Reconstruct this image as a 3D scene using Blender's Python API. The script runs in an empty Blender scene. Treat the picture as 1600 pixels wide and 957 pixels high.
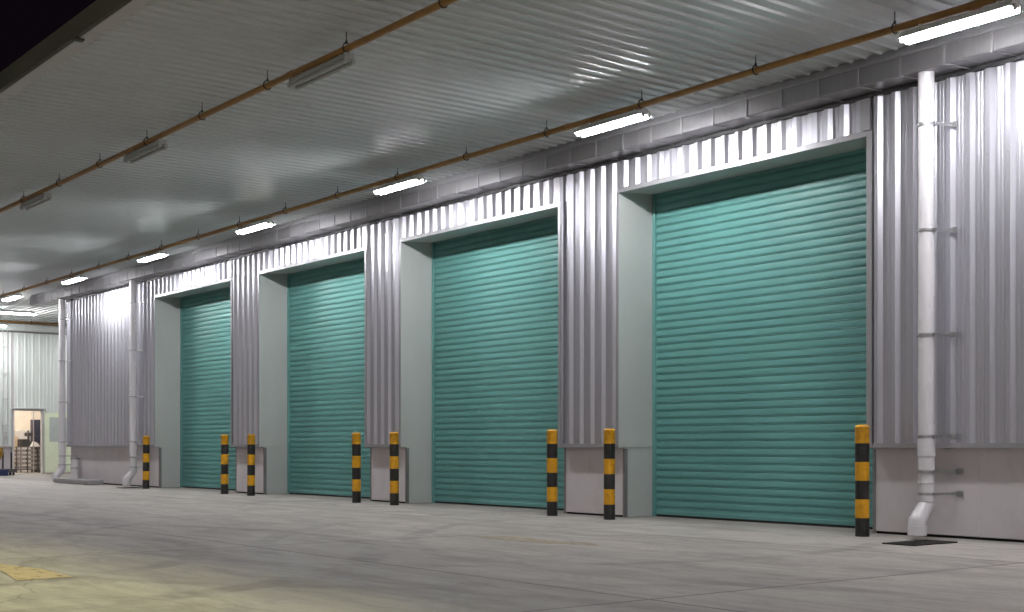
import bpy, math, random
from mathutils import Vector, Matrix
random.seed(7)
sc = bpy.context.scene
COL = sc.collection
PI = math.pi

# ------------------------------------------------------------------ helpers
class MB:
    """collects vertices and faces, links them as ONE mesh object"""
    def __init__(s): s.v=[]; s.f=[]; s.m=[]; s.sm=[]
    def add(s, vs, fs, mat=0, smooth=False):
        b=len(s.v); s.v+= [tuple(p) for p in vs]
        for f in fs: s.f.append([i+b for i in f]); s.m.append(mat); s.sm.append(smooth)
    def box(s, a, b, mat=0, M=None):
        x0,y0,z0=a; x1,y1,z1=b
        vs=[(x0,y0,z0),(x1,y0,z0),(x1,y1,z0),(x0,y1,z0),(x0,y0,z1),(x1,y0,z1),(x1,y1,z1),(x0,y1,z1)]
        if M is not None: vs=[M@Vector(p) for p in vs]
        s.add(vs,[(0,3,2,1),(4,5,6,7),(0,1,5,4),(1,2,6,5),(2,3,7,6),(3,0,4,7)],mat)
    def bbox(s, a, b, c=0.006, mat=0):
        """box with chamfered vertical+horizontal edges (a small bevel catches light)"""
        x0,y0,z0=a; x1,y1,z1=b
        def ring(z,i):
            xs=(x0+i,x1-i); ys=(y0+i,y1-i)
            k=c
            return [(xs[0]+k,ys[0],z),(xs[1]-k,ys[0],z),(xs[1],ys[0]+k,z),(xs[1],ys[1]-k,z),(xs[1]-k,ys[1],z),(xs[0]+k,ys[1],z),(xs[0],ys[1]-k,z),(xs[0],ys[0]+k,z)]
        vs=ring(z0,c)+ring(z0+c,0)+ring(z1-c,0)+ring(z1,c)
        fs=[tuple(range(7,-1,-1)),tuple(range(24,32))]
        for r in range(3):
            for i in range(8):
                j=(i+1)%8; fs.append((r*8+i,r*8+j,r*8+8+j,r*8+8+i))
        s.add(vs,fs,mat)
    def sheet(s, prof, axis, a, b, mat=0, smooth=False):
        """open profile (list of 2-tuples) extruded from a to b along axis"""
        def P(p,t):
            return {'x':(t,p[0],p[1]),'y':(p[0],t,p[1]),'z':(p[0],p[1],t)}[axis]
        vs=[P(p,a) for p in prof]+[P(p,b) for p in prof]
        n=len(prof)
        s.add(vs,[(i,i+1,n+i+1,n+i) for i in range(n-1)],mat,smooth)
    def prism(s, prof, axis, a, b, mat=0):
        def P(p,t):
            return {'x':(t,p[0],p[1]),'y':(p[0],t,p[1]),'z':(p[0],p[1],t)}[axis]
        n=len(prof)
        vs=[P(p,a) for p in prof]+[P(p,b) for p in prof]
        fs=[(i,(i+1)%n,n+(i+1)%n,n+i) for i in range(n)]+[tuple(range(n-1,-1,-1)),tuple(range(n,2*n))]
        s.add(vs,fs,mat)
    def tube(s, path, r, seg=16, mat=0, cap=True, smooth=True):
        path=[Vector(p) for p in path]; rs=r if isinstance(r,(list,tuple)) else [r]*len(path)
        base=len(s.v); n=len(path); up=None
        for i,p in enumerate(path):
            if i==0: d=(path[1]-p).normalized()
            elif i==n-1: d=(p-path[i-1]).normalized()
            else:
                d1=(p-path[i-1]); d2=(path[i+1]-p)
                d1=d1.normalized() if d1.length>1e-9 else d2.normalized(); d2=d2.normalized() if d2.length>1e-9 else d1
                d=(d1+d2).normalized()
            if up is None:
                up=Vector((0,0,1)) if abs(d.z)<.9 else Vector((0,1,0))
            e1=(up-d*up.dot(d)).normalized(); e2=d.cross(e1); up=e1
            for k in range(seg):
                a=2*PI*k/seg; s.v.append(tuple(p+(e1*math.cos(a)+e2*math.sin(a))*rs[i]))
        for i in range(n-1):
            for k in range(seg):
                j=(k+1)%seg
                s.f.append([base+i*seg+k,base+i*seg+j,base+(i+1)*seg+j,base+(i+1)*seg+k]); s.m.append(mat); s.sm.append(smooth)
        if cap:
            # caps get vertices of their own so they do not bend the smooth normals of the barrel
            b2=len(s.v); s.v+=s.v[base:base+seg]; s.f.append([b2+k for k in range(seg-1,-1,-1)]); s.m.append(mat); s.sm.append(False)
            b2=len(s.v); s.v+=s.v[base+(n-1)*seg:base+n*seg]; s.f.append([b2+k for k in range(seg)]); s.m.append(mat); s.sm.append(False)
    def crisp(s, path, r, seg=24, mat=0):
        """tube whose rings are not smoothed across: moulded sockets, mitred bends"""
        t=MB(); t.tube(path,r,seg,0,cap=False)
        n=len(path)
        for i in range(n-1):
            s.add(t.v[i*seg:(i+2)*seg],[(k,(k+1)%seg,seg+(k+1)%seg,seg+k) for k in range(seg)],mat,True)
        s.add(t.v[:seg],[tuple(range(seg-1,-1,-1))],mat); s.add(t.v[(n-1)*seg:n*seg],[tuple(range(seg))],mat)
    def build(s, name, mats, parent=None, origin=(0,0,0)):
        if not isinstance(mats,(list,tuple)): mats=[mats]
        me=bpy.data.meshes.new(name)
        ox,oy,oz=origin
        me.from_pydata([(x-ox,y-oy,z-oz) for x,y,z in s.v],[],s.f)
        for m in mats: me.materials.append(m)
        me.polygons.foreach_set('material_index',s.m)
        me.polygons.foreach_set('use_smooth',s.sm)
        me.update()
        o=bpy.data.objects.new(name,me); COL.objects.link(o)
        if parent is not None: o.parent=parent
        else: o.location=origin
        return o

def tag(o,label=None,cat=None,group=None,kind=None):
    if label: o['label']=label
    if cat: o['category']=cat
    if group: o['group']=group
    if kind: o['kind']=kind
    return o
def empty(name,loc,label,cat,group=None,rz=0):
    o=bpy.data.objects.new(name,None); COL.objects.link(o); o.empty_display_size=.2
    o.location=loc; o.rotation_euler=(0,0,rz)
    return tag(o,label,cat,group)
def copy_tree(o,parent=None):
    c=o.copy(); COL.objects.link(c); c.parent=parent
    for ch in list(o.children): copy_tree(ch,c)
    return c

# ------------------------------------------------------------------ materials
def new_mat(name):
    m=bpy.data.materials.new(name); m.use_nodes=True
    nt=m.node_tree; b=nt.nodes['Principled BSDF']
    return m,nt,b
def math_n(nt,op,a,b=None,c=None):
    n=nt.nodes.new('ShaderNodeMath'); n.operation=op
    for i,v in enumerate((a,b,c)):
        if v is None: continue
        if isinstance(v,(int,float)): n.inputs[i].default_value=v
        else: nt.links.new(v,n.inputs[i])
    return n.outputs[0]
def noise_n(nt,vec,scale,detail=4,rough=.55,dist=0.):
    n=nt.nodes.new('ShaderNodeTexNoise'); n.inputs['Scale'].default_value=scale
    n.inputs['Detail'].default_value=detail; n.inputs['Roughness'].default_value=rough
    n.inputs['Distortion'].default_value=dist
    if vec is not None: nt.links.new(vec,n.inputs['Vector'])
    return n.outputs['Fac']
def mapping_n(nt,scale=(1,1,1),loc=(0,0,0),rot=(0,0,0)):
    tc=nt.nodes.new('ShaderNodeTexCoord'); mp=nt.nodes.new('ShaderNodeMapping')
    mp.inputs['Scale'].default_value=scale; mp.inputs['Location'].default_value=loc; mp.inputs['Rotation'].default_value=rot
    nt.links.new(tc.outputs['Object'],mp.inputs['Vector']); return mp.outputs[0]
def maprange(nt,v,a,b,c,d,smooth=False):
    n=nt.nodes.new('ShaderNodeMapRange'); nt.links.new(v,n.inputs[0])
    if smooth: n.interpolation_type='SMOOTHSTEP'
    for i,x in enumerate((a,b,c,d)): n.inputs[i+1].default_value=x
    return n.outputs[0]
def mix_n(nt,fac,a,b,mode='MIX'):
    n=nt.nodes.new('ShaderNodeMix'); n.data_type='RGBA'; n.blend_type=mode
    for i,v in ((0,fac),(6,a),(7,b)):
        if isinstance(v,(int,float)): n.inputs[i].default_value=v
        elif isinstance(v,(tuple,list)): n.inputs[i].default_value=(*v[:3],1)
        else: nt.links.new(v,n.inputs[i])
    return n.outputs[2]
def bump_n(nt,b,h,strength=.2,dist=.01):
    n=nt.nodes.new('ShaderNodeBump'); n.inputs['Strength'].default_value=strength; n.inputs['Distance'].default_value=dist
    nt.links.new(h,n.inputs['Height']); nt.links.new(n.outputs[0],b.inputs['Normal'])

def simple(name,col,rough=.5,metal=0.,var=.12,scale=(3,3,3),nscale=1.5,dirt=None,dirt_amt=.3,bump=0.,spec=.5,rvar=.1):
    m,nt,b=new_mat(name)
    v=mapping_n(nt,scale)
    f=noise_n(nt,v,nscale,5)
    dark=tuple(c*(1-var) for c in col); lite=tuple(min(1,c*(1+var)) for c in col)
    c=mix_n(nt,maprange(nt,f,.3,.7,0,1),dark,lite)
    if dirt:
        f2=noise_n(nt,mapping_n(nt,scale,(3,7,1)),nscale*2.3,7,.65)
        c=mix_n(nt,maprange(nt,f2,.5,.75,0,dirt_amt),c,dirt)
    nt.links.new(c,b.inputs['Base Color'])
    b.inputs['Metallic'].default_value=metal
    b.inputs['Specular IOR Level'].default_value=spec
    nt.links.new(maprange(nt,f,.3,.7,max(0,rough-rvar),min(1,rough+rvar)),b.inputs['Roughness'])
    if bump>0: bump_n(nt,b,noise_n(nt,v,nscale*9,3),bump,.004)
    return m
def emit(name,col,s):
    m,nt,b=new_mat(name)
    b.inputs['Base Color'].default_value=(.9,.9,.9,1)
    b.inputs['Emission Color'].default_value=(*col,1); b.inputs['Emission Strength'].default_value=s
    return m

M={}
# mill-finish aluminium cladding: vertical rolling streaks, faint brown water stains
def cladding_mat(name,col,metal,rough,stain):
    m,nt,b=new_mat(name)
    v=mapping_n(nt,(9,9,.12)); f=noise_n(nt,v,2.2,6,.6)
    v2=mapping_n(nt,(.9,.9,.35)); f2=noise_n(nt,v2,1.7,5,.6)
    dark=tuple(c*.93 for c in col); lite=tuple(min(1,c*1.04) for c in col)
    c=mix_n(nt,maprange(nt,f,.3,.7,0,1),dark,lite)
    v3=mapping_n(nt,(3.2,3.2,.5),(4,1,2)); f3=noise_n(nt,v3,1.6,6,.65)
    c=mix_n(nt,maprange(nt,f3,.50,.85,0,stain),c,(col[0]*.8,col[1]*.68,col[2]*.58))
    nt.links.new(c,b.inputs['Base Color'])
    b.inputs['Metallic'].default_value=metal
    r=math_n(nt,'ADD',maprange(nt,f2,.3,.7,-.02,.03),maprange(nt,f,.3,.7,rough-.015,rough+.015))
    nt.links.new(r,b.inputs['Roughness'])
    return m
M['clad']=cladding_mat('aluminium_cladding',(.535,.53,.585),.76,.385,.08)
M['flash']=cladding_mat('folded_flashing',(.39,.383,.405),.5,.40,.15)
M['gutter']=cladding_mat('gutter_steel',(.34,.33,.345),.7,.30,.1)
M['far_clad']=cladding_mat('pale_cladding',(.76,.80,.775),.15,.42,.25)
M['ceiling']=simple('canopy_sheet',(.60,.625,.63),.25,0,.04,(.4,.8,1),.9,None,0,0,.20,.02)
M['cream']=simple('painted_plinth',(.58,.545,.565),.6,0,.07,(1.2,1.2,.7),1.1,(.40,.35,.32),.45,.1)
M['jamb']=simple('jamb_lining',(.46,.475,.462),.42,0,.05,(1,1,.4),1.2,(.38,.40,.38),.2)
M['teal']=simple('teal_shutter_paint',(.115,.298,.280),.45,0,.05,(.5,.5,.7),1.1,(.10,.24,.212),.25,0,.35)
M['teal_rail']=simple('teal_rail_paint',(.115,.295,.278),.45,0,.05)
M['rubber']=simple('black_rubber',(.012,.012,.013),.7,0,.2)
M['pvc']=simple('white_pvc',(.68,.66,.69),.27,0,.02,(2,2,.8),1.0,(.45,.41,.37),.12)
M['galv']=simple('galvanised_steel',(.42,.42,.43),.4,.85,.15,(9,9,9),3)
M['angle']=simple('grey_angle_steel',(.22,.21,.215),.5,.4,.1)
M['orange']=simple('orange_primer_pipe',(.37,.195,.055),.45,0,.22,(1.3,6,6),1.6,(.13,.06,.025),.7,.1)
M['hook']=simple('dark_hanger_steel',(.05,.047,.045),.5,.5,.2)
M['batten']=simple('white_batten',(.42,.42,.41),.4,0,.05)
M['reflector']=simple('white_reflector',(.74,.74,.73),.4,0,.04)
M['holder']=simple('grey_lampholder',(.45,.45,.44),.5,0,.05)
M['tube_off']=simple('unlit_tube_glass',(.42,.43,.42),.15,0,.03)
M['tube_on']=emit('lit_tube',(.985,.985,1.0),58.)
M['yellow']=simple('bollard_yellow',(.70,.335,.006),.42,0,.10,(3,3,3),2.2,(.16,.08,.02),.6,.1)
M['black']=simple('bollard_black',(.012,.011,.011),.45,0,.2,(3,3,3),2,(.09,.08,.07),.5,.1)
M['olive']=simple('canopy_gutter_paint',(.055,.055,.034),.6,0,.2,(.6,2,2),1.2)
M['white_trim']=simple('white_trim',(.52,.51,.51),.45,0,.07,(1,3,3),1.2,(.4,.38,.36),.25)
M['green_door']=simple('pale_green_door',(.80,.87,.66),.45,0,.05)
M['glass']=simple('window_glass',(.50,.55,.52),.08,0,.05)
M['iron']=simple('drain_cast_iron',(.035,.032,.03),.6,.5,.3,(8,8,8),2)
M['gap_shade']=simple('gap_shade_black',(.006,.006,.006),.9,0,.1)  # near-black: shade inside drains and the plinth gap, put into the colour
M['slabc']=simple('precast_slab',(.30,.295,.30),.7,0,.14,(2,2,2),2,(.18,.17,.16),.4,.3)
M['room']=simple('room_wall',(.66,.60,.52),.6,0,.05)
M['dark']=simple('dark_equipment',(.03,.03,.032),.45,0,.2)
M['navy']=simple('navy_cabinet',(.025,.028,.05),.5,0,.15)
M['rackm']=simple('rack_steel',(.11,.105,.10),.5,.3,.2)
M['tray']=simple('grey_tray',(.22,.21,.205),.5,0,.15)
M['paper']=simple('white_paper',(.8,.79,.77),.7,0,.03)
M['card']=simple('cardboard',(.50,.39,.26),.75,0,.12)
M['blue']=simple('blue_plastic',(.02,.03,.11),.4,0,.1)
M['ochre']=simple('ochre_cloth',(.36,.22,.03),.8,0,.25,(8,8,8),3)
M['room_on']=emit('lit_room_tube',(1.0,.91,.80),90.)

# concrete yard
def concrete():
    m,nt,b=new_mat('concrete_yard')
    tc=nt.nodes.new('ShaderNodeTexCoord'); sep=nt.nodes.new('ShaderNodeSeparateXYZ'); nt.links.new(tc.outputs['Object'],sep.inputs[0])
    X,Y=sep.outputs[0],sep.outputs[1]
    big=noise_n(nt,mapping_n(nt,(.16,.30,1)),1.0,5,.6,.4)
    mid=noise_n(nt,mapping_n(nt,(.55,1.1,1),(3,1,0)),1.3,7,.62,.6)
    fine=noise_n(nt,mapping_n(nt,(1,1,1)),38,4,.7)
    swirl=noise_n(nt,mapping_n(nt,(.35,2.4,1),(9,2,0),(0,0,.25)),1.4,7,.65,1.2)
    c=mix_n(nt,maprange(nt,mid,.3,.7,0,1),(.37,.332,.303),(.56,.508,.462))
    c=mix_n(nt,maprange(nt,swirl,.42,.70,0,.75),c,(.27,.245,.23))
    # slab-to-slab tone: each cast bay has its own
    bayx=math_n(nt,'FLOOR',math_n(nt,'DIVIDE',math_n(nt,'ADD',X,6.2),5.7)); bayy=math_n(nt,'FLOOR',math_n(nt,'DIVIDE',math_n(nt,'SUBTRACT',Y,5.92),4.38))
    comb=nt.nodes.new('ShaderNodeCombineXYZ'); nt.links.new(bayx,comb.inputs[0]); nt.links.new(bayy,comb.inputs[1])
    wn=nt.nodes.new('ShaderNodeTexWhiteNoise'); nt.links.new(comb.outputs[0],wn.inputs['Vector'])
    # oil-darkened traffic lane, with a ragged outline
    lane=math_n(nt,'ABSOLUTE',math_n(nt,'SUBTRACT',Y,math_n(nt,'ADD',5.9,math_n(nt,'MULTIPLY',math_n(nt,'SUBTRACT',big,.5),6.5))))
    lanef=math_n(nt,'MULTIPLY',maprange(nt,lane,.5,2.6,1,0,True),maprange(nt,mid,.25,.65,.45,1))
    c=mix_n(nt,math_n(nt,'MULTIPLY',lanef,.40),c,(.17,.155,.155))
    # pale apron at the doors
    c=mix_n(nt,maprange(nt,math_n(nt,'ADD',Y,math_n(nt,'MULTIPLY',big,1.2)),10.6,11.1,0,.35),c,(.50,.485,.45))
    # tyre arcs
    def arc(cx,cy,r,w,amt):
        nonlocal c
        dx=math_n(nt,'SUBTRACT',X,cx); dy=math_n(nt,'SUBTRACT',Y,cy)
        d=math_n(nt,'SQRT',math_n(nt,'ADD',math_n(nt,'MULTIPLY',dx,dx),math_n(nt,'MULTIPLY',dy,dy)))
        e=math_n(nt,'ABSOLUTE',math_n(nt,'SUBTRACT',math_n(nt,'ADD',d,math_n(nt,'MULTIPLY',math_n(nt,'SUBTRACT',mid,.5),.25)),r))
        f=math_n(nt,'MULTIPLY',maprange(nt,e,w*.4,w,amt,0,True),maprange(nt,noise_n(nt,mapping_n(nt,(.5,.9,1),(cx,cy,0)),1.3,6,.7),.42,.62,0,1))
        c=mix_n(nt,f,c,(.085,.078,.075))
    arc(-12.5,9.2,4.6,.16,.5); arc(-12.5,9.2,6.3,.17,.4); arc(-24,1.5,6.6,.2,.6); arc(-19,-2.,8.2,.2,.6); arc(-19,-2.,6.5,.2,.6); arc(-13.2,2.0,5.2,.22,.7); arc(-13.2,2.0,3.6,.2,.65); arc(-8.5,12.5,5.8,.17,.5); arc(-8.5,12.5,7.3,.18,.45); arc(-30,12.,9.0,.25,.5)
    # long scuffs along the traffic direction, damp dirt gathered at the wall foot
    st=noise_n(nt,mapping_n(nt,(.10,1.5,1),(2,3,0),(0,0,-.06)),1.5,8,.72,.5)
    c=mix_n(nt,maprange(nt,st,.50,.72,0,.5),c,(.23,.21,.198))
    c=mix_n(nt,maprange(nt,st,.50,.30,0,.35),c,(.58,.535,.49))
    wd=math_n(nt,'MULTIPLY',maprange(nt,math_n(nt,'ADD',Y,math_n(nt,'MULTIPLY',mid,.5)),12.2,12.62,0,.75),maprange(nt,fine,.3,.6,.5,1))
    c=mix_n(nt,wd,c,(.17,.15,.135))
    # dark spots
    sp=noise_n(nt,mapping_n(nt,(1,1,1),(1,5,0)),2.3,3,.5)
    c=mix_n(nt,maprange(nt,sp,.66,.78,0,.35),c,(.18,.165,.155))
    c=mix_n(nt,maprange(nt,fine,.3,.7,0,.42),c,(.22,.205,.195))
    bl=noise_n(nt,mapping_n(nt,(.45,.9,1),(11,4,0)),1.9,9,.78,.8)
    c=mix_n(nt,maprange(nt,bl,.49,.62,0,.62),c,(.215,.195,.182))
    gr=noise_n(nt,mapping_n(nt,(1,1.6,1),(5,9,0)),9,6,.75)
    c=mix_n(nt,maprange(nt,gr,.52,.72,0,.4),c,(.21,.19,.178))
    # joints and cracks
    wob=math_n(nt,'MULTIPLY',math_n(nt,'SUBTRACT',noise_n(nt,mapping_n(nt,(2,2,1)),3,3),.5),.035)
    jx=math_n(nt,'PINGPONG',math_n(nt,'ADD',math_n(nt,'ADD',X,6.2+57),wob),2.85)
    jy=math_n(nt,'PINGPONG',math_n(nt,'ADD',math_n(nt,'SUBTRACT',Y,5.92-43.8),wob),2.19)
    j=math_n(nt,'MINIMUM',jx,jy)
    vor=nt.nodes.new('ShaderNodeTexVoronoi'); vor.feature='DISTANCE_TO_EDGE'; vor.inputs['Scale'].default_value=.16
    wv=nt.nodes.new('ShaderNodeVectorMath'); wv.operation='ADD'; nn=nt.nodes.new('ShaderNodeTexNoise'); nn.inputs['Scale'].default_value=.9; nn.inputs['Detail'].default_value=6
    nt.links.new(tc.outputs['Object'],nn.inputs['Vector']); nt.links.new(tc.outputs['Object'],wv.inputs[0]); nt.links.new(nn.outputs['Color'],wv.inputs[1]); nt.links.new(wv.outputs[0],vor.inputs['Vector'])
    crack=math_n(nt,'MULTIPLY',maprange(nt,vor.outputs['Distance'],.0008,.0022,.55,0),maprange(nt,big,.45,.6,0,1))
    jf=maprange(nt,j,.008,.022,.8,0)
    allj=math_n(nt,'MAXIMUM',jf,crack)
    c=mix_n(nt,allj,c,(.07,.062,.058))
    tone=nt.nodes.new('ShaderNodeHueSaturation'); nt.links.new(c,tone.inputs['Color']); nt.links.new(maprange(nt,wn.outputs['Value'],0,1,.93,1.07),tone.inputs['Value'])
    nt.links.new(tone.outputs[0],b.inputs['Base Color'])
    nt.links.new(maprange(nt,mid,.3,.7,.55,.78),b.inputs['Roughness'])
    b.inputs['Specular IOR Level'].default_value=.35
    h=math_n(nt,'SUBTRACT',math_n(nt,'ADD',math_n(nt,'MULTIPLY',fine,.25),math_n(nt,'MULTIPLY',mid,.6)),math_n(nt,'MULTIPLY',allj,1.2))
    bump_n(nt,b,h,.35,.008)
    return m
M['concrete']=concrete()
def worn_paint(name,col,thr,soft=.12,top=1.):
    m,nt,b=new_mat(name)
    f=noise_n(nt,mapping_n(nt,(2,3,1)),3.2,8,.72,.4)
    fa=maprange(nt,f,thr,thr+soft,0,top)
    b.inputs['Base Color'].default_value=(*col,1); b.inputs['Roughness'].default_value=.6
    tr=nt.nodes.new('ShaderNodeBsdfTransparent'); mx=nt.nodes.new('ShaderNodeMixShader')
    nt.links.new(fa,mx.inputs[0]); nt.links.new(tr.outputs[0],mx.inputs[1]); nt.links.new(b.outputs[0],mx.inputs[2])
    nt.links.new(mx.outputs[0],nt.nodes['Material Output'].inputs[0])
    return m
M['arrow']=worn_paint('worn_yellow_paint',(.46,.335,.155),.29,.18)
M['arrow_faint']=worn_paint('faded_yellow_paint',(.60,.46,.24),.30,.35,.6)

# ------------------------------------------------------------------ key measures
YC=12.315      # crest plane of the cladding
YP=12.36       # pan plane
YD=12.43       # plinth face
YS=12.99       # shutter plane
ZC=.99         # foot of the cladding
XL,XR=-36.0,7.0
DOORS=[(-29.84,-25.76),(-24.42,-20.29),(-19.08,-14.84),(-13.51,-9.34)]
ZL=4.52        # lintel, front edge
ZLB=4.58       # lintel, back edge
ZCEIL=5.33

# ------------------------------------------------------------------ ground
g=MB(); g.add([(-400,-300,0),(300,-300,0),(300,400,0),(-400,400,0)],[(0,1,2,3)])
tag(g.build('ground',M['concrete']),kind='structure')

# ------------------------------------------------------------------ warehouse
W=empty('warehouse',(-14.5,YD,0),'long warehouse with ribbed silver cladding above a pale plinth and four teal roller shutters','building')
WO=tuple(W.location)
PITCH=.2345
def clad_profile(x0,x1,phase=0.):
    """trapezoid sheet: pan with two stiffeners, raised crest; clipped to x0..x1"""
    base=[(0,YP),(.022,YP),(.028,YP-.0022),(.036,YP-.0022),(.042,YP),(.062,YP),(.068,YP-.0022),(.076,YP-.0022),(.082,YP),(.104,YP),(.140,YC),(.1925,YC),(.2325,YP)]
    pts=[]
    k0=int(math.floor((x0-phase)/PITCH))-1; k1=int(math.ceil((x1-phase)/PITCH))+1
    for k in range(k0,k1+1):
        for dx,y in base: pts.append((phase+k*PITCH+dx,y))
    out=[]
    for (ax,ay),(bx,by) in zip(pts,pts[1:]):
        if bx<=x0 or ax>=x1: continue
        if not out:
            if ax<x0: out.append((x0,ay+(by-ay)*(x0-ax)/(bx-ax)))
            else: out.append((ax,ay))
        if bx>x1: out.append((x1,ay+(by-ay)*(x1-ax)/(bx-ax)))
        else: out.append((bx,by))
    return out
cl=MB()
edges=[XL]+[v for d in DOORS for v in d]+[XR]
for i in range(0,len(edges),2):
    cl.sheet(clad_profile(edges[i]+.002,edges[i+1]-.002),'z',ZC,5.24)
for a,b in DOORS:
    cl.sheet(clad_profile(a+.002,b-.002),'z',ZL+.06,5.24)
clad=cl.build('cladding_wall',M['clad'],W,WO)
# solid shell behind
sh=MB()
segs=[(edges[i],edges[i+1]) for i in range(0,len(edges),2)]
for a,b in segs: sh.box((a+.01,YP+.03,ZC),(b-.01,YS+.3,5.3))
for a,b in DOORS: sh.box((a-.005,YP+.03,ZLB+.03),(b+.005,YS+.3,5.298))
sh.box((XL+.01,YS+.3,.0),(XR-.01,YS+10,5.9))
sh.build('wall_core',M['cream'],W,WO)
# side (gable) sheet on the far end
# plinth
for a,b in segs:
    pw=MB()
    pw.bbox((a+.012,YD,.028),(b-.012,YS+.29,ZC-.002),.008)
    pw.box((a+.03,YD+.03,-.02),(b-.03,YS+.28,.0275),1)  # recess under the plinth, its shade put in as near-black
    x=a+1.35
    while x<b-.4:
        pw.box((x,YD-.004,.04),(x+.012,YD+.004,ZC-.02),0); x+=2.44
    pw.build('base_wall',[M['cream'],M['gap_shade']],W,WO)
# drip flashing along the foot of the cladding
for a,b in segs:
    fl=MB()
    fl.prism([(YC-.006,ZC+.038),(YC-.008,ZC-.012),(YC+.004,ZC-.018),(YD+.0,ZC-.010),(YD+.0,ZC+.038)],'x',a+.003,b-.003)
    fl.build('drip_flashing',M['flash'],W,WO)
    if a>-25:
        fs=MB(); k=math.ceil((a+.1)/PITCH)
        while k*PITCH+.166<b-.05:           # self-drilling screws, one on each crest
            xx=k*PITCH+.166
            for zz in (ZC+.10,2.55,4.05): fs.tube([(xx,YC+.001,zz),(xx,YC-.007,zz)],.007,6)
            k+=1
        tag(fs.build('cladding_screws',M['galv'],W,WO),kind='stuff')

def shutter(a,b):
    o=MB()
    P=.1045; z0=.125
    prof=[]
    n=int((ZLB+.08-z0)/P)
    for k in range(n):
        z=z0+k*P
        for dz,dy in ((0,0),(.0028,.0008),(.0048,.0085),(.0090,.0105),(.0130,.0085),(.0152,.0006),(.0188,.0006),(.0208,.0115),(.028,.0142),(.045,.0160),(.066,.0162),(.085,.0150),(.0975,.0122),(.1010,.0008)):
            prof.append((YS-dy,z+dz))
    o.sheet(prof,'x',a+.05,b-.05)
    ob=o.build('roller_shutter',M['teal'],W,WO)
    bb=MB()
    bb.prism([(YS+.012,.03),(YS-.016,.03),(YS-.020,.036),(YS-.020,.082),(YS-.010,.088),(YS-.008,.1255),(YS+.012,.1255)],'x',a+.052,b-.052,0)
    bb.box((a+.054,YS-.012,.001),(b-.054,YS+.010,.0295),1)
    x=a+.4
    while x<b-.2:
        bb.tube([(x,YS-.02,.06),(x,YS-.028,.06)],.010,8,0); x+=.62
    bb.build('bottom_bar',[M['teal_rail'],M['rubber']],ob,WO)
    for s,x in ((1,a),(-1,b)):
        r=MB(); x0,x1=sorted((x+s*.003,x+s*.058))
        r.bbox((x0,YS-.045,.0),(x1,YS+.04,ZLB-.004),.004)
        r.build('guide_rail',M['teal_rail'],ob,WO)
    return ob
def surround(a,b):
    o=MB(); t=.012
    for s,x in ((-1,a),(1,b)):
        x0,x1=sorted((x,x-s*t*0+s*(-0)+s*.008))
        x0,x1=(x-.008,x) if s<0 else (x,x+.008)
        # lining faces the opening; upper panel runs to the cladding crest, lower one to the plinth
        o.box((x0,YC-.002,ZC-.012),(x1,YS+.05,ZL+.0))
        o.box((x0+(-.004 if s<0 else .004),YD+.006,.004),(x1+(-.004 if s<0 else .004),YS+.05,ZC-.015))
        # wedge up to the sloping soffit
        o.prism([(YC-.002,ZL),(YS+.05,ZL),(YS+.05,ZLB+.01)],'x',x0,x1)
    # soffit
    o.prism([(YC-.002,ZL),(YS+.06,ZLB),(YS+.06,ZLB+.03),(YC-.002,ZL+.03)],'x',a+.001,b-.001)
    ob=o.build('door_surround',M['jamb'],W,WO)
    f=MB()
    f.box((a-.004,YC-.010,ZL+.001),(b+.085,YC-.003,ZL+.060))           # head flashing
    f.prism([(YC-.003,ZL+.060),(YP,ZL+.075),(YC-.010,ZL+.064)],'x',a-.004,b+.085)
    f.box((b+.0085,YC-.009,ZC),(b+.082,YC-.0025,ZL+.0))                 # right leg
    f.box((b+.060,YC-.016,ZC),(b+.074,YC-.0095,ZL+.03))                 # turned bead on it
    f.box((a-.050,YC-.009,ZC),(a-.0085,YC-.0025,ZL+.0))                 # left leg
    f.box((b-.09,YC-.004,ZL+.08),(b+.05,YC-.001,4.995))                 # flat closer up to the gutter
    f.box((a-.03,YC-.004,ZL+.08),(a+.02,YC-.001,4.995))
    f.build('frame_flashing',M['flash'],ob,WO)
    for s,x in ((-1,a),(1,b)):
        k=MB()
        sg=-1 if s<0 else 1
        k.prism([(x+sg*.003,YD-.006),(x+sg*.045,YD-.006),(x+sg*.045,YD-.0006),(x+sg*.011,YD-.0006),(x+sg*.011,YD+.05),(x+sg*.003,YD+.05)],'z',.004,ZC-.03)
        k.build('corner_guard',M['angle'],ob,WO)
for a,b in DOORS:
    shutter(a,b); surround(a,b)
# box gutter under the canopy with its hanging straps
YG=11.98
gt=MB()
gx0=-38.1
gt.prism([(YG,5.205),(YG,5.012),(YG+.012,5.0),(YC+.03,5.0),(YC+.03,5.012),(YG+.016,5.012),(YG+.006,5.02),(YG+.006,5.205)],'x',gx0,XR)
gt.box((gx0,YG,5.0),(gx0+.006,YC+.03,5.2))
for xx in [gx0+.9+2.44*k for k in range(18)]:     # lapped joints of the gutter lengths
    gt.box((xx,YG-.004,5.001),(xx+.05,YG-.0005,5.2)); gt.box((xx,YG,4.996),(xx+.05,YC,4.9995))
gutter=gt.build('box_gutter',M['gutter'],W,WO)
stp=None; x=-37.9
while x<-6.2:
    if stp is None:
        s=MB()
        s.box((x-.014,YG-.014,4.999),(x+.014,YG-.0045,5.235)); s.box((x-.014,YG-.012,4.990),(x+.014,YG+.10,4.9955))
        s.tube([(x,YG-.006,5.004),(x+.05,YG+.06,4.990),(x+.09,YC-.06,4.985),(x+.09,YC+.0,4.99)],.005,6)
        stp=s.build('gutter_strap',M['flash'],gutter,WO); x_first=x
    else:
        c=stp.copy(); COL.objects.link(c); c.location.x=x-x_first
    x+=.552
rf=MB()
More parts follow.
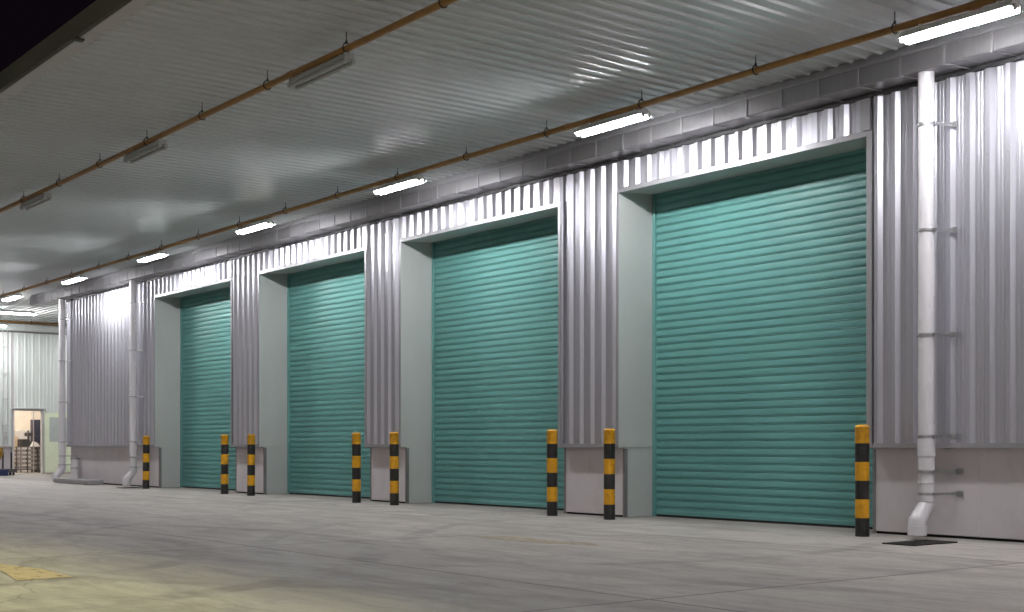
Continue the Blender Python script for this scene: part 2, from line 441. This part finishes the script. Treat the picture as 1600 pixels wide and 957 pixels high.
rf.prism([(YG-.012,5.206),(YG-.006,5.206),(YG+.055,5.318),(YC+.03,5.318),(YC+.03,5.322),(YG+.05,5.322)],'x',gx0,XR)
rf.box((gx0,YG-.018,5.203),(XR,YG-.0125,5.225))
rf.build('roof_flashing',M['flash'],W,WO)
# dark drip edge between cladding head and gutter
hd=MB()
hd.box((XL,YC-.022,4.955),(XR,YC+.028,4.9955))
hd.build('head_trim',M['dark'],W,WO)

# ------------------------------------------------------------------ canopies
CN=empty('canopy_roof',(-20,8.5,ZCEIL),'wide ribbed metal canopy roof overhanging the row of roller shutters','canopy')
CO=tuple(CN.location)
def ceil_profile(x0,x1,p=.2):
    pts=[(x0,ZCEIL)]; x=x0
    while x<x1-p:
        pts+=[(x+p-.044,ZCEIL),(x+p-.033,ZCEIL-.028),(x+p-.015,ZCEIL-.028),(x+p-.003,ZCEIL),(x+p,ZCEIL)]; x+=p
    return pts
cs=MB(); cs.sheet(ceil_profile(-46.5,7.0),'y',5.0,YG+.35)
cs.build('ceiling_sheet',M['ceiling'],CN,CO)
ct=MB(); ct.box((-46.5,4.862,5.44),(7.,YC+1,5.52)); ct.build('roof_deck',M['olive'],CN,CO)
ce=MB(); ce.prism([(5.02,5.36),(5.02,ZCEIL-.012),(4.86,ZCEIL-.012),(4.85,ZCEIL-.004),(4.85,5.43),(4.86,5.43),(4.86,5.36)],'x',-46.5,7.)
x=-44.
while x<7:
    ce.box((x,4.846,ZCEIL-.016),(x+.01,5.022,ZCEIL-.0125)); x+=3.05
ce.build('edge_trim',M['white_trim'],CN,CO)
cg=MB()
cg.prism([(4.848,5.53),(4.848,5.322),(4.80,5.322),(4.792,5.33),(4.792,5.53)],'x',-46.5,7.)
cg.box((-13.84,4.802,5.295),(-13.76,4.90,5.3155))
cg.build('edge_gutter',M['olive'],CN,CO)

FC=empty('far_canopy',(-41,18,ZCEIL),'short ribbed canopy over the far side wall, partly hidden by the warehouse corner','canopy')
FO=tuple(FC.location)
fc=MB(); fc.sheet([(y,z-.012) for y,z in ceil_profile(YG+.36,26.,.235)],'x',-46.4,XL-.05)
fc.build('ceiling_sheet',M['ceiling'],FC,FO)
fd=MB(); fd.box((-46.45,YG+.37,5.44),(XL-.02,26,5.519)); fd.build('roof_deck',M['olive'],FC,FO)

# ------------------------------------------------------------------ fluorescent fittings
def fixture(lit):
    r=bpy.data.objects.new('light_fitting',None); COL.objects.link(r)
    b=MB()
    if lit:   # trough reflector that keeps the light off the ceiling
        b.prism([(-.034,0),(-.112,-.080),(-.110,-.084),(-.106,-.081),(-.034,-.012),(.034,-.012),(.106,-.081),(.110,-.084),(.112,-.080),(.034,0)],'x',-.60,.60)
    else:
        b.prism([(-.034,0),(-.056,-.052),(-.056,-.058),(.056,-.058),(.056,-.052),(.034,0)],'x',-.60,.60)
    for s in (-1,1):
        if lit: b.prism([(-.036,.001),(-.114,-.082),(.114,-.082),(.036,.001)],'x',s*.60-.004,s*.60+.004)
        else: b.box((s*.60-.006,-.058,-.062),(s*.60+.006,.058,.001))
        b.tube([(s*.42,0,-.001),(s*.42,0,.03)],.02,8)
    b.build('batten_body',M['reflector'] if lit else M['batten'],r)
    for y in (-.048,.048):
        for s in (-1,1):
            h=MB(); h.bbox((s*.614-.012,y-.020,-.114),(s*.614+.012,y+.020,-.05),.004)
            h.build('lamp_holder',M['holder'],r)
        t=MB(); t.tube([(-.597,0+y,-.093),(.597,y,-.093)],.022,10)
        t.build('fluorescent_tube',M['tube_on'] if lit else M['tube_off'],r)
    return r
ZF=5.155-.0365-.022
LX=[-7.28,-12.2,-17.1,-22.0,-26.8,-31.65,-36.5]
lab=['lit twin tube fitting above the white drainpipe nearest the camera',
 'lit twin tube fitting over the left end of the largest shutter',
 'lit twin tube fitting above the second largest shutter',
 'lit twin tube fitting over the left end of the third largest shutter',
 'lit twin tube fitting above the smallest looking shutter, farthest back',
 'lit twin tube fitting above the blank cladding between the two far drainpipes',
 'smallest lit fitting on the wall pipe, beyond the far corner drainpipe']
on=fixture(True); off=fixture(False)
for i,x in enumerate(LX):
    o=on if i==0 else copy_tree(on)
    o.location=(x,11.0,ZF); tag(o,lab[i],'light fitting','lit fluorescent fittings along the wall')
for x in (-2.4,2.5):            # the row carries on past the right edge of the frame
    o=copy_tree(on); o.location=(x,11.0,ZF); tag(o,'lit twin tube fitting beyond the right edge of the photo','light fitting','lit fluorescent fittings along the wall')
o=copy_tree(on); o.location=(-40.5,12.3,ZF); o.rotation_euler=(0,0,PI/2); tag(o,'lit fitting seen broadside at the left edge, crosswise to the wall row','light fitting','lit fluorescent fittings by the far wall')
o=copy_tree(on); o.location=(-45.,12.75,ZF); o.rotation_euler=(0,0,PI/2); tag(o,'lit fitting on the far crosswise pipe, only its tip showing','light fitting','lit fluorescent fittings by the far wall')
o=copy_tree(on); o.location=(-45.,17.6,ZF); o.rotation_euler=(0,0,PI/2); tag(o,'lit fitting on the far crosswise pipe behind the corner drainpipe','light fitting','lit fluorescent fittings by the far wall')
offl=['unlit twin tube fitting on the outer pipe, largest of the dark ones',
      'unlit twin tube fitting on the outer pipe, middle of the three dark ones',
      'unlit fitting on the outer pipe, smallest of the dark ones near the left edge']
for i,x in enumerate((-12.45,-17.3,-21.95)):
    o=off if i==0 else copy_tree(off)
    o.location=(x,7.0,ZF); tag(o,offl[i],'light fitting','unlit fluorescent fittings on the outer pipe')

# ------------------------------------------------------------------ orange pipes on clevis hangers
def hanger_mesh(z):
    h=MB()
    ring=[(0,.047*math.sin(a),.007+.050*math.cos(a)) for a in [2*PI*k/20 for k in range(20)]]
    ring.append(ring[0])
    h.tube([(p[0],p[1],p[2]+z) for p in ring],.0075,6,cap=False)
    h.tube([(0,0,z+.052),(0,0,z+.082)],.012,8)
    h.tube([(0,0,z+.06),(0,0,ZCEIL+.002)],.0055,6)
    return h
def hung_pipe(label,y,x0,x1,first,step,axis='x',group=None):
    root=empty('hanging_pipe',(0,0,0),label,'pipe',group)
    p=MB(); R=.0365; z=5.155
    pts=[(x0,0,z),(x1,0,z)]
    n=int((x1-x0)/2.0)
    path=[(x0+(x1-x0)*k/n,0,z+.004*math.sin(k*1.7)) for k in range(n+1)]
    p.tube(path,R,16)
    x=x0+3.1
    while x<x1:                     # screwed sockets
        p.tube([(x-.06,0,z),(x+.06,0,z)],R+.006,16); x+=6.
    p.build('pipe_run',M['orange'],root)
    hm=None; x=first
    while x>x0:
        if hm is None:
            hm=hanger_mesh(z).build('clevis_hanger',M['hook'],root); hm.location=(x,0,0)
        else:
            c=hm.copy(); COL.objects.link(c); c.location=(x,0,0); c.rotation_euler=(0,0,random.uniform(-.25,.25))
        x-=step
    return root
r=hung_pipe('orange pipe carrying the lit fittings along the wall',11.0,0,0,0,1) if False else None
r=hung_pipe('orange pipe with the row of lit fittings, running close along the cladding',11.0,-40.2,7.,-8.0+1.83*5,1.83); r.location=(0,11.0,0)
r=hung_pipe('orange pipe with unlit fittings, crossing the ceiling nearer the canopy edge',7.0,-40.2,7.,-10.12+1.78*5,1.78); r.location=(0,7.0,0)
r=hung_pipe('short orange pipe running crosswise in front of the far side wall',0,-25.,-8.,-12.4,1.8); r.location=(-45.0,0,0); r.rotation_euler=(0,0,-PI/2)

# ------------------------------------------------------------------ downpipes
def downpipe():
    r=bpy.data.objects.new('drainpipe',None); COL.objects.link(r)
    R=.086
    p=MB()
    p.tube([(0,0,.40),(0,0,4.998)],R,28)
    p.build('pipe_run',M['pvc'],r)
    for z0,z1 in ((.885,1.085),(3.29,3.33),(4.42,4.45),(.60,.615)):
        c=MB()
        c.crisp([(0,0,z0),(0,0,z0+.006),(0,0,z1-.006),(0,0,z1)],[R+.004,R+.008,R+.008,R+.004],28)
        c.build('coupling',M['pvc'],r)
    e=MB()
    e.crisp([(0,0,.475),(0,0,.47),(0,0,.405),(0,0,.40)],[R+.004,R+.012,R+.012,R+.006],28)
    e.crisp([(0,0,.41),(0,-.002,.372),(0,-.010,.358),(0,-.150,.205),(0,-.158,.192),(0,-.160,.15)],R+.004,28)
    e.crisp([(0,-.150,.206),(0,-.158,.193),(0,-.160,.172),(0,-.160,.150)],R+.009,28)
    e.crisp([(0,-.160,.152),(0,-.160,.146),(0,-.160,.052),(0,-.160,.046)],[R+.006,R+.014,R+.014,R+.008],28)
    e.build('outlet_elbow',M['pvc'],r)
    for i,z in enumerate((4.44,3.31,2.19,1.10,.725,.485)):
        k=MB()
        k.tube([(0,0,z-.014),(0,0,z+.014)],R+(.012 if i!=3 else .011),28)
        yw=(YC-12.1) if z>1 else (YD-12.1)
        k.add([(R-.01,.0,z-.014),(R+.03,.02,z-.014),(.175,yw-.004,z-.014),(.175,yw-.004,z+.014),(R+.03,.02,z+.014),(R-.01,.0,z+.014),
               (R-.01,.008,z-.014),(R+.026,.028,z-.014),(.168,yw-.004,z-.014),(.168,yw-.004,z+.014),(R+.026,.028,z+.014),(R-.01,.008,z+.014)],
              [(0,1,4,5),(1,2,3,4),(6,11,10,7),(7,10,9,8),(0,6,7,1),(1,7,8,2),(5,4,10,11),(4,3,9,10),(2,8,9,3)])
        k.box((.155,yw-.012,z-.03),(.235,yw-.003,z+.03))
        k.tube([(.215,yw-.012,z),(.215,yw-.02,z)],.008,6)
        k.box((R-.005,-.018,z-.016),(R+.035,.018,z+.016))
        k.build('pipe_clamp',M['galv'],r)
    return r
dp=downpipe()
dl=['tall white drainpipe beside the iron grate, right of the largest shutter',
    'white drainpipe left of the smallest looking shutter, above a drain slot',
    'white drainpipe at the far corner of the warehouse, beside the open green door']
for i,x in enumerate((-8.40,-30.66,-35.72)):
    o=dp if i==0 else copy_tree(dp)
    o.location=(x,12.1,0); tag(o,dl[i],'drainpipe','white drainpipes on the warehouse wall')

# stub standpipe at the corner
s=empty('standpipe',(-35.25,12.28,0),'short fat white standpipe at the foot of the far warehouse corner','standpipe')
m=MB(); m.tube([(0,0,0),(0,0,.66)],.10,20); m.build('pipe_run',M['pvc'],s)
m=MB()
for z in (.655,.40): m.tube([(0,0,z-.02),(0,0,z+.02)],.112,20)
m.build('collar',M['galv'],s)

# ------------------------------------------------------------------ bollards
def bollard():
    m=MB(); R=.0775; H=1.235; st=H/6; seg=28
    for k in range(6):
        mat=1 if k%2==0 else 0
        z0,z1=k*st,(k+1)*st
        if k<5: m.tube([(0,0,z0),(0,0,z1)],R,seg,mat,cap=False)
        else:
            pr=[(R,z0),(R,z1-.034),(R+.002,z1-.032),(R+.002,z1-.026),(R*.96,z1-.016),(R*.82,z1-.006),(R*.55,z1-.001),(.001,z1)]
            m.tube([(0,0,z) for _,z in pr],[r for r,_ in pr],seg,mat,cap=False)
    return m.build('bollard',[M['yellow'],M['black']])
bl=['black and yellow bollard beside the second drainpipe, left of the smallest looking shutter',
    'black and yellow bollard in front of the right edge of the smallest looking shutter',
    'black and yellow bollard at the left jamb of the second shutter from the far end',
    'striped bollard in front of the right edge of the second shutter from the far end',
    'black and yellow bollard at the left jamb of the second largest shutter',
    'black and yellow bollard in front of the right edge of the second largest shutter',
    'black and yellow bollard at the left jamb of the largest shutter',
    'tallest striped bollard, in front of the right edge of the largest shutter']
bo=bollard()
for i,x in enumerate((-29.37,-25.18,-23.97,-19.88,-18.65,-14.47,-13.25,-9.08)):
    o=bo if i==0 else copy_tree(bo)
    o.location=(x,11.9,0); o.rotation_euler=(random.uniform(-.006,.006),random.uniform(-.006,.006),random.uniform(0,6))
    tag(o,bl[i],'bollard','striped bollards guarding the shutters')

# ------------------------------------------------------------------ drains and slab
def grate(x0,x1,y0,y1,label):
    r=empty('drain_grate',(0,0,0),label,'drain')
    r.location=((x0+x1)/2,(y0+y1)/2,0); O=tuple(r.location)
    m=MB(); m.box((x0,y0,.003),(x1,y1,.007)); m.build('dark_sump',M['gap_shade'],r,O)
    f=MB(); w=.03
    f.box((x0,y0,.008),(x1,y0+w,.016)); f.box((x0,y1-w,.008),(x1,y1,.016)); f.box((x0,y0+w,.008),(x0+w,y1-w,.016)); f.box((x1-w,y0+w,.008),(x1,y1-w,.016))
    f.build('grate_frame',M['iron'],r,O)
    b=MB(); n=max(4,int((x1-x0)/.055))
    for k in range(1,n):
        xx=x0+w+(x1-x0-2*w)*k/n; b.box((xx-.009,y0+w,.008),(xx+.009,y1-w,.014))
    b.box((x0+w,(y0+y1)/2-.012,.008),(x1-w,(y0+y1)/2+.012,.0145))
    b.build('grate_bars',M['iron'],r,O)
grate(-8.24,-7.86,11.12,11.86,'dark iron drain grate in the concrete below the nearest drainpipe')
grate(-30.3,-29.85,11.55,12.0,'dark drain slot in the concrete below the second drainpipe')
sl=empty('cover_slab',(-34,12,0),'low grey slab propped along the foot of the far plinth','slab')
m=MB(); m.bbox((-35.5,11.80,.012),(-32.9,12.2,.13),.012); m.build('slab_body',M['slabc'],sl,(-34,12,0))
m=MB(); m.box((-35.3,11.86,.0),(-35.1,12.15,.012)); m.box((-33.3,11.86,.0),(-33.1,12.15,.012)); m.build('packer',M['rackm'],sl,(-34,12,0))

# ------------------------------------------------------------------ painted arrows
def poly(name,pts,mat,label,z=.004):
    cx=sum(p[0] for p in pts)/len(pts); cy=sum(p[1] for p in pts)/len(pts)
    m=MB(); m.add([(x,y,z) for x,y in pts],[tuple(range(len(pts)))])
    return tag(m.build(name,mat,None,(cx,cy,0)),label,'floor marking')
poly('painted_arrow',[(-12.6,3.02),(-12.6,3.30),(-11.34,3.34),(-10.75,3.47),(-9.93,3.45),(-9.90,3.02),(-10.72,3.16),(-11.4,3.06)],M['arrow'],'yellow painted arrow on the concrete at the left edge, mostly solid')
poly('painted_arrow',[(-11.7,8.46),(-11.45,8.80),(-11.10,8.82),(-10.7,8.76),(-10.2,8.86),(-9.75,8.68),(-10.35,8.44),(-10.9,8.36)],M['arrow_faint'],'faded yellow painted arrow, worn thin on the concrete before the largest shutter')

# ------------------------------------------------------------------ side building far left
XF=-46.5
SB=empty('side_building',(XF,15,0),'pale ribbed side building far left with a lit open doorway','building')
SO=tuple(SB.location)
DY0,DY1,DZ=14.09,15.03,2.22
def rotp(prof):  # clad profile written for a wall along x -> wall along y facing +x
    return [(XF+(YP-y),x) for x,y in prof]
def far_sheet(mb,y0,y1,z0,z1):
    pr=[]
    base=[(0,0),(.085,0),(.09,.006),(.10,.006),(.105,0),(.19,0),(.203,.04),(.237,.04),(.25,0)]
    k0=int(y0/.25)-1; k1=int(y1/.25)+1; pts=[(k*.25+d,h) for k in range(k0,k1+1) for d,h in base]
    pts=[p for p in pts if y0<=p[0]<=y1]
    mb.sheet([(XF+h,y) for y,h in pts],'z',z0,z1)
fw=MB()
far_sheet(fw,-4.,DY0-.06,.98,4.98); far_sheet(fw,DY1+.06,30.,.98,4.98); far_sheet(fw,DY0-.06,DY1+.06,DZ+.08,4.98)
fw.build('cladding_wall',M['far_clad'],SB,SO)
fb=MB()
for y0,y1 in ((-4.,DY0-.07),(DY1+.07,30.)):
    fb.box((XF-.2,y0,.02),(XF-.10,y1,.955)); fb.box((XF-.25,y0,.955),(XF-.02,y1,5.3))
    fb.prism([(XF+.05,.96),(XF+.05,1.0),(XF-.02,1.0),(XF-.02,.96)],'y',y0,y1)
fb.box((XF-.25,DY0-.07,DZ+.05),(XF-.02,DY1+.07,5.3))
fb.build('base_wall',M['cream'],SB,SO)
fg=MB(); fg.box((XF+.0,-4,4.985),(XF+.34,30,5.0)); fg.box((XF+.33,-4,5.0),(XF+.34,30,5.2)); fg.box((XF+.01,-4,4.93),(XF+.06,30,4.984),1)
y=5.
while y<26: fg.box((XF+.3405,y-.015,5.0),(XF+.348,y+.015,5.22)); y+=.62
fg.build('box_gutter',[M['far_clad'],M['angle']],SB,SO)
df=MB()
df.box((XF-.12,DY0-.075,0),(XF+.055,DY0,DZ+.06)); df.box((XF-.12,DY1,0),(XF+.055,DY1+.075,DZ+.06)); df.box((XF-.12,DY0,DZ),(XF+.055,DY1,DZ+.06))
df.box((XF-.12,DY0,.0),(XF+.055,DY1,.03))
df.box((XF+.0,DY0-.12,DZ+.065),(XF+.13,DY1+.12,DZ+.09))
df.build('door_frame',M['white_trim'],SB,SO)
dr=MB(); y0=DY1+.08; y1=y0+.95; x0=XF+.075; x1=XF+.12
dr.box((x0,y0,.06),(x1,y1,1.14)); dr.box((x0,y0,1.14),(x1,y0+.16,2.17)); dr.box((x0,y1-.16,1.14),(x1,y1,2.17)); dr.box((x0,y0+.16,2.0),(x1,y1-.16,2.17))
leaf=dr.build('door_leaf',M['green_door'],SB,SO)
gp=MB(); gp.box((x0+.015,y0+.16,1.14),(x1-.015,y1-.16,2.0)); gp.build('window_pane',M['glass'],leaf,SO)
hp=MB(); hp.box((x1,y1-.10,1.0),(x1+.012,y1-.05,1.16)); hp.tube([(x1+.03,y1-.075,1.08),(x1+.03,y1-.20,1.08)],.01,8); hp.build('door_handle',M['galv'],leaf,SO)
cd=MB()
for y in (13.68,13.84):
    cd.tube([(XF+.07,y,1.05),(XF+.07,y,5.05)],.016,8)
cd.bbox((XF+.045,13.70,1.28),(XF+.10,13.82,1.48),.006)
for z in (1.7,2.6,3.5,4.4): cd.box((XF+.04,13.64,z),(XF+.09,13.88,z+.025))
cd.build('wall_conduit',M['white_trim'],SB,SO)
# room behind the doorway
rm=MB()
X0=-55.
rm.box((X0,9,0),(X0+.1,21,3.4)); rm.box((X0,9,3.3),(XF-.26,21,3.4)); rm.box((X0,9,0),(XF-.26,9.1,3.3)); rm.box((X0,20.9,0),(XF-.26,21,3.3))
y=9.3
while y<20.8: rm.box((X0+.1,y,0.9),(X0+.125,y+.03,3.3)); y+=.42
rm.box((X0+.1,9.2,2.55),(X0+.22,20.8,2.68)); 
rm.build('inner_room',M['room'],SB,SO)
tf=empty('room_light',(-50.5,15.6,3.2),'lit tube fitting inside the room behind the open doorway','light fitting')
m=MB(); m.box((-51.3,15.55,3.2),(-49.7,15.65,3.295)); m.build('batten_body',M['batten'],tf,tuple(tf.location))
m=MB(); m.tube([(-51.25,15.6,3.17),(-49.75,15.6,3.17)],.022,10); m.build('fluorescent_tube',M['room_on'],tf,tuple(tf.location))
t2=copy_tree(tf); t2.location=(-53.2,16.0,3.2); tag(t2,'lit tube fitting at the back of the room behind the doorway','light fitting')
t3=copy_tree(tf); t3.location=(-48.2,14.2,3.2); tag(t3,'lit tube fitting just inside the room behind the doorway','light fitting')
# storage rack with trays
rk=empty('storage_rack',(-50.0,15.7,0),'dark steel rack of stacked grey trays just inside the lit doorway','rack')
RO=tuple(rk.location)
for x in (-50.4,-49.6):
    for y in (15.12,15.52,15.92,16.28):
        m=MB(); m.box((x-.018,y-.018,0),(x+.018,y+.018,.98)); m.build('post',M['rackm'],rk,RO)
for z in (.10,.94):
    m=MB(); m.box((-50.45,15.08,z),(-49.55,16.32,z+.03)); m.build('shelf',M['rackm'],rk,RO)
for j,y in enumerate((15.12,15.52,15.92)):
    for k in range(5):
        t=MB(); z=.14+k*.155; w=random.uniform(-.02,.02)
        t.prism([(y+.03,z+.01),(y+.02,z+.11),(y+.34,z+.11),(y+.33,z+.01)],'x',-50.35+w,-49.58+w)
        tag(t.build('stacked_tray',M['tray'],None,(-50.0,y,z)),['grey trays in the left stack of the rack inside the doorway','grey trays in the middle stack of the rack inside the doorway','grey trays in the right stack of the rack inside the doorway'][j].replace('trays','tray'),'tray','trays in the storage rack, %s stack'%('left','middle','right')[j])
mc=empty('bench_machine',(-50.0,15.6,.972),'black bench machine with head and column on top of the rack','machine')
MO=tuple(mc.location)
m=MB(); m.bbox((-50.3,15.36,.972),(-49.75,15.66,1.25),.01); m.bbox((-50.25,15.66,.972),(-49.8,15.95,1.15),.01); m.build('machine_base',M['dark'],mc,MO)
m=MB(); m.tube([(-50.1,15.70,1.15),(-50.1,15.70,1.58)],.035,10); m.build('column',M['rackm'],mc,MO)
m=MB(); m.bbox((-50.25,15.60,1.36),(-49.8,15.84,1.50),.02); m.tube([(-49.9,15.66,1.36),(-49.9,15.66,1.26)],.03,8); m.tube([(-49.8,15.84,1.42),(-49.75,15.93,1.34)],.012,6); m.build('machine_head',M['dark'],mc,MO)
m=MB(); m.prism([(15.62,.972),(15.98,.972),(15.90,1.10),(15.74,1.17)],'x',-49.70,-49.60); tag(m.build('paper_pile',M['paper'],None,(-49.65,15.8,.972)),'white paper heap on the rack top in front of the black machine','papers')
cb=empty('tall_cabinet',(-50.8,16.22,0),'dark navy cabinet on a stand at the right inside the doorway','cabinet')
m=MB(); m.bbox((-51.0,16.06,1.1),(-50.6,16.45,2.0),.01); m.build('cabinet_box',M['navy'],cb,tuple(cb.location))
m=MB(); m.bbox((-50.98,16.10,.0),(-50.62,16.42,1.1),.01); m.build('stand',M['rackm'],cb,tuple(cb.location))
m=MB(); m.bbox((-53.8,16.3,0),(-53.2,16.95,1.6),.01); m.box((-53.199,16.36,.9),(-53.19,16.9,1.5)); tag(m.build('white_locker',M['white_trim'],None,(-53.5,16.6,0)),'pale locker against the back of the lit room','locker')
m=MB(); m.bbox((-53.9,16.02,0),(-53.3,16.28,1.35),.01); tag(m.build('storage_carton',M['card'],None,(-53.6,16.15,0)),'brown carton stack at the back of the lit room','carton')
cn=MB(); cn.tube([(-48.6,15.42,0.0),(-48.6,15.42,3.3)],.02,8); tag(cn.build('room_pipe',M['galv'],None,(-48.6,15.42,0)),'thin upright pipe inside the lit doorway at its right','pipe')

# trolley with uprights at the left edge
tr=empty('hand_trolley',(-45.6,13.75,0),'low dark trolley with two black uprights against the far plinth','trolley')
TO=tuple(tr.location)
m=MB(); m.bbox((-46.1,13.15,.10),(-45.5,13.88,.22),.01); m.build('deck',M['rackm'],tr,TO)
for y in (13.55,13.83):
    m=MB(); m.tube([(-45.95,y,.2),(-45.95,y,.78)],.03,10); m.build('upright',M['dark'],tr,TO)
for y in (13.25,13.80):
    for x in (-46.0,-45.6):
        m=MB(); m.tube([(x,y-.02,.05),(x,y+.02,.05)],.05,12); m.build('wheel',M['rubber'],tr,TO)
m=MB(); m.prism([(13.08,.0),(13.42,.0),(13.44,.20),(13.06,.20)],'x',-45.35,-44.95); tag(m.build('plastic_tub',M['blue'],None,(-45.15,13.25,0)),'blue plastic tub on the ground at the left edge by the trolley','tub')
m=MB()
for k in range(16):
    a=random.uniform(0,2*PI); rr=random.uniform(.03,.12); z=.70+random.uniform(0,.25)
    m.tube([(-45.95,13.44,.5),(-45.85+rr*math.cos(a)*.6,13.44+rr*math.sin(a),z),(-45.85+rr*math.cos(a),13.44+1.3*rr*math.sin(a),z+.03)],[.008,.03,.012],6)
tag(m.build('bundled_rags',M['ochre'],None,(-45.95,13.44,.5)),'ochre bundle of rags tied to the trolley upright at the left edge','rags')

# ------------------------------------------------------------------ yard floodlight on the canopy roof (its pool lies on the concrete bottom left)
def flood(x,power):
    fl=empty('yard_floodlight',(x,4.90,5.52),'floodlight standing on the canopy roof edge above the yard','floodlight','floodlights on the canopy edge')
    m=MB(); m.tube([(0,.1,0),(0,.1,.75)],.025,8); m.build('post',M['hook'],fl)
    m=MB(); m.box((-.2,-.02,.72),(.2,.20,.80)); m.build('lamp_housing',M['hook'],fl)
    L=bpy.data.lights.new('flood_lamp','AREA'); L.shape='RECTANGLE'; L.size=.5; L.size_y=.28; L.energy=power; L.color=(.95,.95,.46)
    lo=bpy.data.objects.new('flood_lamp',L); COL.objects.link(lo); lo.parent=fl; lo.location=(0,.0,.70); lo.rotation_euler=(math.radians(-24),0,0)
for x,p in ((-4.6,46),(-8.6,48),(-13.2,46)): flood(x,p)

# ------------------------------------------------------------------ world (night)
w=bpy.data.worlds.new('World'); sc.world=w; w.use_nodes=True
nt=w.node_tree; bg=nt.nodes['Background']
# night sky: almost black, plus fill glow added behind the camera for lower walls
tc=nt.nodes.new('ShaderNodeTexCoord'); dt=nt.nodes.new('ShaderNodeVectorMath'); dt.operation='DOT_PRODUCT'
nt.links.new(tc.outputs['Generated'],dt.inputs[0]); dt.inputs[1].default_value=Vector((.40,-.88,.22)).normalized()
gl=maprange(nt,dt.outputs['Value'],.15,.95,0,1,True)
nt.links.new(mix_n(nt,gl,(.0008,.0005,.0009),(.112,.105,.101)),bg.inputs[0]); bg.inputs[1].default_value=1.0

# ------------------------------------------------------------------ camera
cam=bpy.data.cameras.new('camera'); co=bpy.data.objects.new('camera',cam); COL.objects.link(co)
co.location=(0,0,1.0); co.rotation_euler=(PI/2,0,math.atan2(.7915,.6112))
cam.sensor_width=36; cam.sensor_fit='HORIZONTAL'; cam.lens=36*2046/1600
cam.shift_y=(697-478.5)/1600; cam.clip_start=.1; cam.clip_end=2000
sc.camera=co
sc.view_settings.view_transform='Standard'; sc.view_settings.look='None'; sc.view_settings.gamma=1; sc.view_settings.exposure=2.0
sc.view_settings.use_curve_mapping=False
sc.cycles.max_bounces=8; sc.cycles.diffuse_bounces=5; sc.cycles.glossy_bounces=4
sc.cycles.sample_clamp_indirect=6
sc.cycles.use_denoising=True
